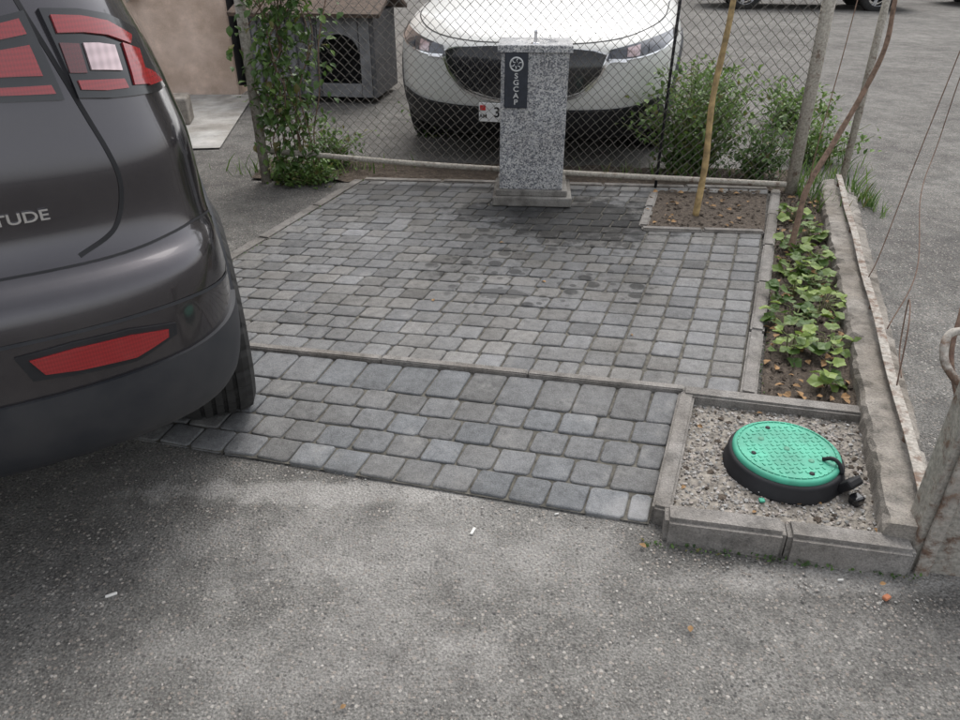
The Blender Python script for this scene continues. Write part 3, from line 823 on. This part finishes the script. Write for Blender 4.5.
# tail lamps on the body
suv.patch('tail_lamp_housing',[(X(.635),1.318),(X(.70),1.312),(X(.75),1.297),(X(.80),1.26),(Y(.36),1.195)],[(X(.668),1.155),(X(.73),1.145),(X(.78),1.14),(X(.82),1.135),(Y(.37),1.14)],M['blackgloss'],.012,both=True,nu=36)
suv.patch('tail_lamp_red',[(X(.65),1.304),(X(.70),1.298),(X(.745),1.283),(X(.785),1.25)],[(X(.655),1.272),(X(.70),1.268),(X(.74),1.258),(X(.78),1.235)],M['red'],.018,both=True)
suv.patch('tail_lamp_outer',[(X(.765),1.24),(X(.795),1.222),(Y(.30),1.20),(Y(.345),1.175)],[(X(.772),1.16),(X(.80),1.155),(Y(.31),1.152),(Y(.36),1.152)],M['red'],.017,both=True)
suv.patch('tail_lamp_lower',[(X(.672),1.185),(X(.715),1.18),(X(.755),1.175)],[(X(.675),1.168),(X(.72),1.16),(X(.76),1.157)],M['red'],.017,both=True)
suv.patch('tail_lamp_clear',[(X(.695),1.250),(X(.72),1.247),(X(.75),1.238)],[(X(.70),1.20),(X(.725),1.196),(X(.755),1.19)],M['clear'],.017,both=True)
suv.patch('tail_lamp_smoked',[(X(.655),1.255),(X(.67),1.253),(X(.688),1.25)],[(X(.662),1.20),(X(.675),1.198),(X(.692),1.196)],M['redd'],.016,both=True)
# tail lamps on the tailgate
suv.patch('tailgate_lamp_housing',[(X(.34),1.27),(X(.48),1.295),(X(.61),1.316)],[(X(.42),1.18),(X(.52),1.165),(X(.643),1.155)],M['blackgloss'],.012,both=True)
suv.patch('tailgate_lamp_red',[(X(.38),1.262),(X(.49),1.284),(X(.598),1.302)],[(X(.40),1.25),(X(.50),1.262),(X(.605),1.275)],M['red'],.017,both=True)
suv.patch('tailgate_lamp_clear',[(X(.54),1.25),(X(.57),1.253),(X(.605),1.256)],[(X(.545),1.205),(X(.58),1.203),(X(.615),1.20)],M['red'],.017,both=True)
suv.patch('tailgate_lamp_smoked',[(X(.44),1.238),(X(.49),1.243),(X(.53),1.247)],[(X(.46),1.205),(X(.50),1.205),(X(.535),1.204)],M['redd'],.016,both=True)
suv.patch('tailgate_lamp_lower',[(X(.46),1.190),(X(.53),1.188),(X(.625),1.183)],[(X(.47),1.180),(X(.54),1.174),(X(.63),1.167)],M['red'],.017,both=True)
suv.patch('number_plate_recess',[(X(.0),1.05),(X(.32),1.05)],[(X(.0),.91),(X(.34),.91)],M['black'],.004,both=True)
def surf_text(car,s_,x0,z,size,mat,name):
    o=text(s_,(0,0,0),size,mat,car.e,name=name,ext=.0025,sx=1.3)
    p=car.S(car.ax(x0,z),z,1,.003); p2=car.S(car.ax(x0+.02,z),z,1,.003); d=(p2-p)
    o.location=p; o.rotation_euler=(math.pi/2-.05,0,math.atan2(d.y,d.x)); return o
surf_text(suv,'LATITUDE',.475,.945,.031,M['chrome'],'badge_letters')
suv.strip('door_gap',[(Y(1.25),.45),(Y(1.22),.8),(Y(1.15),1.1),(Y(1.05),1.23)],.007,M['black'],.001,both=True)
suv.strip('door_gap_mid',[(Y(2.1),.45),(Y(2.08),.8),(Y(2.02),1.23)],.007,M['black'],.001,both=True)
suv.strip('door_gap_front',[(Y(3.1),.45),(Y(3.1),.8),(Y(3.05),1.1)],.007,M['black'],.001,both=True)
suv.patch('headlamp',[(Fx(.45),1.0),(Fx(.7),1.0),(Fx(.85),1.0)],[(Fx(.45),.88),(Fx(.7),.88),(Fx(.87),.9)],M['lampdark'],.006,both=True)
suv.patch('grille',[(Fx(.0),.98),(Fx(.42),.98)],[(Fx(.0),.86),(Fx(.42),.86)],M['blackgloss'],.006,both=True)
suv.strip('belt_trim',[(Y(.75),1.32),(Y(1.5),1.31),(Y(2.4),1.30),(Y(2.85),1.29)],.016,M['chrome'],.004,both=True)
bevelbox('underbody',1.15,3.7,.12,(0,2.2,.40),M['black'],suv.e,.02)

# ---- white crossover behind the fence
w_tab=[(.19,.78,.15,4.22,.5,.75),(.26,.88,.05,4.34,.5,.8),(.38,.92,.01,4.40,.5,.85),(.52,.93,.0,4.42,.5,.85),(.64,.93,.01,4.42,.5,.85),
(.73,.93,.04,4.40,.5,.85),(.80,.92,.08,4.33,.5,.9),(.87,.905,.10,4.15,.5,.9),(.93,.88,.12,3.85,.5,.9),(.99,.85,.14,3.45,.5,.9),(1.03,.82,.16,3.2,.5,.8),
(1.22,.75,.35,2.8,.5,.7),(1.40,.66,.55,2.4,.5,.6),(1.49,.55,.75,2.15,.5,.6),(1.52,.35,1.0,1.9,.4,.5)]
wrz=math.radians(168)
WS=1.08
wf_=Vector((.27,5.05,0)); wy=Vector((-math.sin(wrz),math.cos(wrz),0))
wloc=wf_-wy*4.42*WS
wc=Car('parked_car',w_tab,M['white'],tuple(wloc),wrz,nf=2.6,clad=.30,windows=(1.05,1.42),axles=(.85,3.50),wheel_r=.335,zs=1.0,scale=WS)
for a_ in wc.axles: wc.flare(a_,.40,.455,M['clad'])
wc.patch('grille_surround',[(Fx(.0),.758),(Fx(.2),.758),(Fx(.42),.745),(Fx(.50),.725)],[(Fx(.0),.445),(Fx(.18),.45),(Fx(.36),.50),(Fx(.47),.61)],M['chrome'],.004,both=True)
wc.patch('grille',[(Fx(.0),.752),(Fx(.2),.752),(Fx(.41),.738),(Fx(.485),.718)],[(Fx(.0),.468),(Fx(.17),.473),(Fx(.345),.52),(Fx(.452),.62)],M['blackgloss'],.014,both=True)
wc.strip('grille_wing',[(Fx(.0),.452),(Fx(.18),.458),(Fx(.35),.505),(Fx(.45),.60),(Fx(.50),.68),(Fx(.60),.685)],.014,M['chrome'],.012,both=True)
# diamond mesh of the grille
for k in range(14):
    x0=.03*k
    for sgn in (1,-1):
        pts_=[]
        for q in range(7):
            xx=x0+sgn*.022*(q-3); zz=.50+.036*q
            if 0.0<=xx<=.30+.17*(zz-.48)/.24: pts_.append((Fx(xx),zz))
        if len(pts_)>1: wc.strip('grille_mesh',pts_,.003,M['grillebar'],.0165,both=True,k=2)
wc.patch('headlamp',[(Fx(.505),.745),(Fx(.64),.770),(Fx(.78),.802),(Fx(.885),.83)],[(Fx(.485),.69),(Fx(.60),.69),(Fx(.76),.715),(Fx(.892),.78)],M['lampdark'],.008,both=True)
wc.patch('headlamp_lens',[(Fx(.60),.750),(Fx(.635),.756),(Fx(.67),.762)],[(Fx(.60),.706),(Fx(.635),.706),(Fx(.67),.71)],M['clear'],.013,both=True)
wc.patch('headlamp_lens_outer',[(Fx(.72),.772),(Fx(.75),.779),(Fx(.78),.786)],[(Fx(.72),.722),(Fx(.75),.728),(Fx(.78),.735)],M['lampdark'],.013,both=True)
wc.strip('headlamp_light_guide',[(Fx(.50),.695),(Fx(.62),.694),(Fx(.76),.72),(Fx(.87),.772)],.008,M['chrome'],.012,both=True)
wc.patch('lower_intake',[(Fx(.0),.40),(Fx(.4),.40),(Fx(.62),.41),(Fx(.82),.455)],[(Fx(.0),.215),(Fx(.4),.215),(Fx(.66),.22),(Fx(.84),.24)],M['black'],.008,both=True)
wc.strip('lower_lip',[(Fx(.0),.41),(Fx(.4),.41),(Fx(.64),.42),(Fx(.83),.465)],.014,M['clad'],.012,both=True)
wc.strip('bonnet_gap',[(Fx(.0),.778),(Fx(.3),.778),(Fx(.55),.80),(Fx(.74),.85),(Y(3.75),.88),(Y(3.3),.94)],.008,M['black'],.001,both=True)
wc.strip('bonnet_crease',[(Fx(.40),.80),(Fx(.46),.86),(Fx(.50),.93)],.005,M['alloy'],.0006,both=True)
wc.strip('door_gap',[(Y(3.0),.32),(Y(3.0),.7),(Y(2.95),.98)],.006,M['black'],.001,both=True)
pl=wc.S(wc.ax(0,.40,True),.40,1,.02)
bevelbox('licence_plate',.52,.012,.112,(0,pl.y+.004,.385),M['numplate'],wc.e,.003)
bevelbox('plate_flag',.035,.004,.03,(.235,pl.y+.012,.412),M['redpaint'],wc.e,.001)
text('AM',(.233,pl.y+.0115,.362),.034,M['black'],wc.e,(math.pi/2,0,math.pi),name='plate_country')
text('34 KX 812',(-.02,pl.y+.0115,.385),.085,M['black'],wc.e,(math.pi/2,0,math.pi),name='plate_digits')
bd=lathe('badge',[(.0001,.004),(.04,.006),(.048,0)],M['chrome'],wc.e,28); bd.rotation_euler=(math.radians(-90),0,0)
bd.location=(0,wc.S(wc.ax(0,.66,True),.66,1,.02).y,.66)
for (x,y,r,mt) in ((4.6,17.6,80,'dark'),(10.2,18.2,84,'dark')):
    c=Car('parked_car',suv_tab,M[mt],(x+4.6,y,0),math.radians(r),lod=0,clad=.45,windows=(1.17,1.5))

# ------------------------------------------------------------------ buildings / background
def building(name,x0,y0,w,d,h,rz,mat,floors=2,base=True,nwin=4):
    e=empty(name,(x0,y0,0),rz)
    bevelbox('walls',w,d,h,(w/2,d/2,h/2-.02),mat,e,.02)
    bevelbox('roof_slab',w+.5,d+.5,.25,(w/2,d/2,h+.12),M['slab'],e,.02)
    if base: bevelbox('base_course',w+.06,d+.06,.35,(w/2,d/2,.16),M['oldconc'],e,.01)
    for f in range(floors):
        for i in range(nwin):
            cx=w*(i+.5)/nwin; cz=1.7+f*3
            bevelbox('window_frame',1.3,.10,1.4,(cx,-.02,cz),M['numplate'],e,.01)
            bevelbox('window_glass',1.14,.03,1.24,(cx,-.068,cz),M['glass'],e,.0)
            bevelbox('window_mullion',.05,.04,1.24,(cx,-.09,cz),M['numplate'],e,.004)
            bevelbox('window_sill',1.45,.2,.06,(cx,-.12,cz-.74),M['slab'],e,.005)
    return e
house=building('stucco_house',-11.4,7.75,9.0,7,6.2,0,M['stucco'],2,False,3)
tube('downpipe',[[(9.06,-.06,.15),(9.06,-.06,6)]],.045,M['black'],house,10)
building('apartment_block',-6,34,40,10,12,math.radians(-4),M['stucco2'],4,True,12)
sheet('concrete_slab',[(-3.9,5.35),(-1.95,5.6),(-2.25,7.70),(-4.6,7.72)],.055,M['slab'])
bevelbox('concrete_block',.42,.28,.22,(-2.66,6.45,.16),M['oldconc'],None,.02,rz=.2)

kn=empty('dog_kennel',(-1.50,7.75,.042),math.radians(-8))
bevelbox('left_side',.04,.8,.72,(-.58,0,.42),M['kwall'],kn,.004)
bevelbox('right_side',.04,.8,.72,(.58,0,.42),M['kwall'],kn,.004)
bevelbox('back',1.12,.04,.72,(0,.40,.42),M['kwall'],kn,.004)
bevelbox('floor',1.12,.76,.05,(0,0,.08),M['kwall'],kn,.004)
bevelbox('front_left',.62,.04,.72,(-.25,-.385,.42),M['kwall2'],kn,.004)
bevelbox('front_right',.10,.04,.72,(.508,-.385,.42),M['kwall2'],kn,.004)
bevelbox('front_bottom',.39,.038,.12,(.26,-.385,.12),M['kwall2'],kn,.004)
V=[];F=[];n=12
for i in range(n+1):
    t=math.pi*i/n; x=.26-.19*math.cos(t); z=.45+.16*math.sin(t)
    for y in (-.405,-.365): V+=[(x,y,z),(x,y,.78)]
for i in range(n):
    b_=i*4; F+=[(b_,b_+4,b_+5,b_+1),(b_+2,b_+3,b_+7,b_+6),(b_,b_+2,b_+6,b_+4)]
obj('door_arch',V,F,M['kwall2'],kn)
for k in range(7): bevelbox('batten',.012,.05,.70,(-.5+.09*k,-.40,.42),M['kwall'],kn,.002)
bevelbox('roof_front',1.4,.62,.035,(0,-.26,.87),M['kroof'],kn,.004,rot=(math.radians(18),0,0))
bevelbox('roof_back',1.4,.62,.035,(0,.26,.87),M['kroof'],kn,.004,rot=(math.radians(-18),0,0))

# ------------------------------------------------------------------ vegetation
def leaves(name,items,mat,parent=None,kind='leaf'):
    V=[];F=[];C=[]
    for (p,d,s,sh) in items:
        p=Vector(p); d=Vector(d).normalized(); up=Vector((U(-.5,.5),U(-.5,.5),1)).normalized()
        x=d.cross(up)
        if x.length<.05: x=Vector((1,0,0))
        x.normalize(); nrm=x.cross(d); base=len(V); c=(sh,R(),0)
        if kind=='leaf':
            w=s*.36
            P=[(0,0,0),(w*.8,.3,.10),(w*.85,.6,.12),(0,1,-.12),(-w*.85,.6,.12),(-w*.8,.3,.10),(0,.5,0)]
            P=[(a,b_*s,c_*s) for a,b_,c_ in P]
            V+=[p+x*a+d*b_+nrm*c_ for a,b_,c_ in P]; C+=[c]*7
            F+=[tuple(base+k for k in f) for f in ((0,1,6),(1,2,6),(2,3,6),(3,4,6),(4,5,6),(5,0,6))]
        elif kind=='lobed':
            n=15; P=[]
            for k in range(n):
                t=2*math.pi*k/n-math.pi/2
                r=s*.5*(1+.16*math.cos(5*(t+math.pi/2)))*(.55 if k==0 else 1)
                P.append((r*math.cos(t),r*math.sin(t)+s*.45,s*(.10*math.cos(2*t)+U(-.03,.03))))
            V+=[p+x*a+d*b_+nrm*c_ for a,b_,c_ in P]; V.append(p+d*s*.45-nrm*s*.05); C+=[c]*(n)+[(max(0,sh-.2),.2,0)]
            F+=[(base+k,base+(k+1)%n,base+n) for k in range(n)]
        else:
            w=s*.03; b1=p+d*s*.5; b2=p+d*s+Vector((d.x,d.y,-.4))*s*.25
            V+=[p-x*w,p+x*w,b1+x*w*.8,b1-x*w*.8,b2]; C+=[c]*5
            F+=[(base,base+1,base+2,base+3),(base+3,base+2,base+4)]
    return obj(name,V,F,mat,parent,smooth=False,cols=C)
def rdir(zb=0): return (U(-1,1),U(-1,1),U(-1,1)+zb)

bed=empty('bed_plant'); it=[];st=[]
def bedpt(s,t): return bil([(.97,2.12),(1.26,2.08),(2.02,4.30),(1.84,4.42)],s,t)
clumps=[(.28,.15,.07),(.78,.17,.09),(.35,.26,.10),(.75,.31,.09),(.3,.37,.08),(.62,.42,.10),(.35,.48,.07),(.65,.55,.08),(.3,.62,.06),(.6,.70,.06),(.3,.80,.05),(.7,.06,.03)]
for (s,t,r) in clumps:
    c=bedpt(s,t)
    for _ in range(int(170*r)+7):
        a=U(0,6.28); rr=r*math.sqrt(R()); h=U(.015,.11)*(1-.4*rr/r)
        p=Vector((c.x+rr*math.cos(a),c.y+rr*math.sin(a),.065+h))
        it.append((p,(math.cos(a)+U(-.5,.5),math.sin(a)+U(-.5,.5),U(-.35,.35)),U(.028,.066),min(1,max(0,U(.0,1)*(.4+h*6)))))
        st.append([Vector((c.x+rr*.3*math.cos(a),c.y+rr*.3*math.sin(a),.06)),(p+Vector((c.x,c.y,.06+h)))/2,p])
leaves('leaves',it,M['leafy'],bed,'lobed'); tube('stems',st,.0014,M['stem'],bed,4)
it=[]
for _ in range(110):
    p=bedpt(R(),R()**1.5); it.append(((p.x,p.y,.074),(U(-1,1),U(-1,1),.05),U(.02,.045),R()))
for _ in range(30):
    p=bil(treepit,R(),R()); it.append(((p.x,p.y,.078),(U(-1,1),U(-1,1),.05),U(.02,.045),R()))
for _ in range(14):
    p=bil(pitq,R(),R()); it.append(((p.x,p.y,.053),(U(-1,1),U(-1,1),.05),U(.01,.025),R()))
for (x,y) in [(.3,3.1),(-.2,2.9),(.6,2.6),(1.02,1.35),(.1,3.6),(.45,1.48),(-.3,1.0),(.5,1.2)]:
    it.append(((x,y,max(gz(x,y)+.005,.07 if y>2.3 else .01)),(U(-1,1),U(-1,1),.05),U(.014,.026),R()))
leaves('fallen_leaves',it,M['litter'],None,'leaf')

def bush(name,cx,cy,rx,ry,h,nst,nlf,mat,size,seed,kind='leaf',z0=.05):
    random.seed(seed); e=empty(name); it=[];st=[]
    for i in range(nst):
        bx,by=cx+U(-.3,.3)*rx,cy+U(-.3,.3)*ry
        a=U(0,6.28); rr=math.sqrt(R()); tx,ty=cx+rx*rr*math.cos(a),cy+ry*rr*math.sin(a); hh=h*U(.5,1)*(1-.35*rr)
        path=catmull([(bx,by,z0-.02),(bx*.6+tx*.4+U(-.03,.03),by*.6+ty*.4+U(-.03,.03),z0+hh*.5),(tx,ty,z0+hh)],6); st.append(path)
        for k in range(nlf):
            t=U(.15,1); q=path[int(t*(len(path)-1))]; d=rdir(.3)
            o=Vector((U(-1,1),U(-1,1),U(-.6,.8)))*.09
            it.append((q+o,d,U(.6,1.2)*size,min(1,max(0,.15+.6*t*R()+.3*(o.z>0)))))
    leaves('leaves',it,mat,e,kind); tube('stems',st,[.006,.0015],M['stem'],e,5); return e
bush('bush',1.42,4.98,.50,.28,.88,64,34,M['leafm'],.045,11)
bush('bush',1.78,4.78,.25,.18,.45,22,34,M['leafd'],.04,12)
bush('bush',2.35,5.25,.38,.35,.40,26,30,M['leafm'],.04,13)
bush('bush',2.55,6.3,.4,.5,.45,24,30,M['leafm'],.05,14)
bush('bush',1.95,6.6,.5,.5,.6,26,30,M['leafm'],.05,15)
bush('bush',-1.12,4.72,.28,.10,.13,30,22,M['leafm'],.032,16)
bush('bush',-.35,6.1,.35,.5,.35,14,22,M['leafm'],.04,17)
bush('bush',-1.0,5.1,.3,.2,.35,16,26,M['leafm'],.04,18)
random.seed(21)
it=[]
for _ in range(750):
    c=random.choice([(2.2,4.75,.2,.25),(2.42,5.4,.25,.5),(2.0,4.3,.08,.3),(2.3,4.35,.03,.25),(1.3,4.85,.5,.1),(-1.2,5.0,.5,.15)])
    x=c[0]+random.gauss(0,c[2]*.6); y=c[1]+random.gauss(0,c[3]*.6)
    it.append(((x,y,.045),(U(-.5,.5),U(-.5,.5),1),U(.05,.17),R()))
leaves('grass_tufts',it,M['leafm'],None,'blade')
it=[]
for _ in range(420):
    t=R(); s=random.choice([0,1,2])
    if s==0: x,y=.96+.9*t,2.13+2.35*t
    elif s==1: x,y=-1.45+.7*t,2.65+2.1*t
    else: x,y=.45+t*.7,1.50-.13*t
    it.append(((x+U(-.012,.012),y+U(-.012,.012),.06 if s<2 else .004),(U(-1,1),U(-1,1),.8),U(.005,.014),R()))
leaves('joint_moss',it,M['leafd'],None,'leaf')

iv=empty('climbing_vine'); it=[];st=[]
for k in range(12):
    x0=U(-1.36,-.98); pts_=[(x0,4.76+U(-.03,.03),.05)]
    for q in range(1,7): pts_.append((x0+U(-.09,.12)+.03*q*U(-.6,.8),4.74+U(-.05,.05),.05+q*.28))
    path=catmull(pts_,6); st.append(path)
    for _ in range(140):
        c=path[int(R()*(len(path)-1))]
        w_=.06+.07*(c.z>.3)
        if .2<c.z<.42 and R()<.4: continue
        it.append((c+Vector((U(-1,1)*w_,U(-1,1)*.07,U(-.05,.05))),(U(-1,1),U(-1,.3),U(-1,.2)),U(.035,.07),R()*R()+.15))
leaves('leaves',it,M['leafm'],iv,'leaf'); tube('stems',st,.004,M['bark'],iv,5)

random.seed(5)
sp=empty('young_tree')
tr=catmull([(1.22,4.04,.05),(1.235,4.05,.35),(1.225,4.06,.7),(1.255,4.07,1.1),(1.27,4.1,1.6),(1.29,4.1,2.1)],8)
tube('trunk',[tr],[.019,.013],M['barky'],sp,10,lump=.07)
it=[];st=[]
for k in range(14):
    z_=U(1.5,2.1); a=U(0,6.28); b_=Vector((1.28,4.1,z_)); e_=b_+Vector((math.cos(a)*.4,math.sin(a)*.4,.35)); st.append([b_,(b_+e_)/2+Vector((0,0,.05)),e_])
    for _ in range(30): it.append((b_.lerp(e_,U(.3,1))+Vector((U(-.08,.08),U(-.08,.08),U(-.08,.08))),rdir(),U(.04,.07),R()))
tube('twigs',st,[.006,.002],M['barky'],sp,5); leaves('leaves',it,M['leafm'],sp)
br=empty('bare_branch')
tube('stem',[catmull([(1.56,3.5,.05),(1.575,3.52,.22),(1.60,3.55,.38),(1.70,3.6,.58),(1.79,3.62,.80),(1.84,3.62,1.0),(1.83,3.62,1.2),(1.80,3.6,1.6)],8)],[.017,.010],M['bark'],br,8,lump=.08)
tube('side_shoot',[catmull([(1.60,3.55,.38),(1.58,3.5,.6),(1.60,3.5,.95),(1.62,3.5,1.5)],6)],[.003,.002],M['bark'],br,5)
wi=empty('loose_wire')
tube('strand',[catmull([(2.10,3.4,1.5),(2.02,3.35,1.0),(1.88,3.2,.55),(1.73,3.0,.25),(1.68,2.95,.16)],10),
 catmull([(2.3,3.6,1.5),(2.22,3.6,1.0),(2.14,3.5,.6),(1.95,3.2,.45),(1.72,2.7,.30),(1.52,2.45,.17)],10),
 catmull([(1.36,2.05,.17),(1.40,2.15,.34),(1.47,2.3,.36),(1.46,2.25,.2),(1.40,2.1,.17)],10)],.0025,M['rust'],wi,5)

lit=empty('litter')
for (x,y,a,s) in ((-.93,1.32,.5,.028),(-.02,1.55,1.2,.028),(.22,1.62,.3,.014),(.93,1.37,.1,.016),(.80,1.66,2,.02)):
    bevelbox('scrap',s,s*.3,.005,(x,y,gz(x,y)+(.05 if y>1.6 and x>.5 else .004)),M['paper'],lit,.002,rz=a)
bevelbox('chip',.02,.014,.01,(1.02,1.31,.006),M['brick'],lit,.003,rz=.5)
bevelbox('bottle_cap',.016,.016,.008,(.80,1.62,.055),M['green'],lit,.003)

# ------------------------------------------------------------------ light, sky, camera
w=bpy.data.worlds.new('World'); scene.world=w; w.use_nodes=True; nt=w.node_tree
sky=nt.nodes.new('ShaderNodeTexSky'); sky.sky_type='NISHITA'; sky.sun_disc=False
el,az=math.radians(58),math.radians(18)
sky.sun_elevation=el; sky.sun_rotation=az; sky.dust_density=3; sky.air_density=1.0; sky.ozone_density=1
hs=nt.nodes.new('ShaderNodeHueSaturation'); hs.inputs['Saturation'].default_value=.2; hs.inputs['Value'].default_value=2.15
nt.links.new(sky.outputs[0],hs.inputs['Color'])
bg=nt.nodes['Background']; nt.links.new(hs.outputs[0],bg.inputs['Color']); bg.inputs['Strength'].default_value=.15
sd=bpy.data.lights.new('sun','SUN'); sd.energy=1.2; sd.angle=math.radians(45); sd.color=(1,.96,.90)
so=bpy.data.objects.new('sun',sd); COL.objects.link(so)
dirv=Vector((math.sin(az)*math.cos(el),math.cos(az)*math.cos(el),math.sin(el)))
so.rotation_euler=dirv.to_track_quat('Z','Y').to_euler(); so.location=(3,6,12)
cd=bpy.data.cameras.new('camera'); cam=bpy.data.objects.new('camera',cd); COL.objects.link(cam)
cam.location=(0,0,1.45); cam.rotation_euler=(math.radians(60),0,0); cd.lens=740/960*36; cd.sensor_width=36; cd.clip_start=.05; cd.clip_end=1000
scene.camera=cam
scene.view_settings.view_transform='Standard'; scene.view_settings.look='None'; scene.view_settings.exposure=0
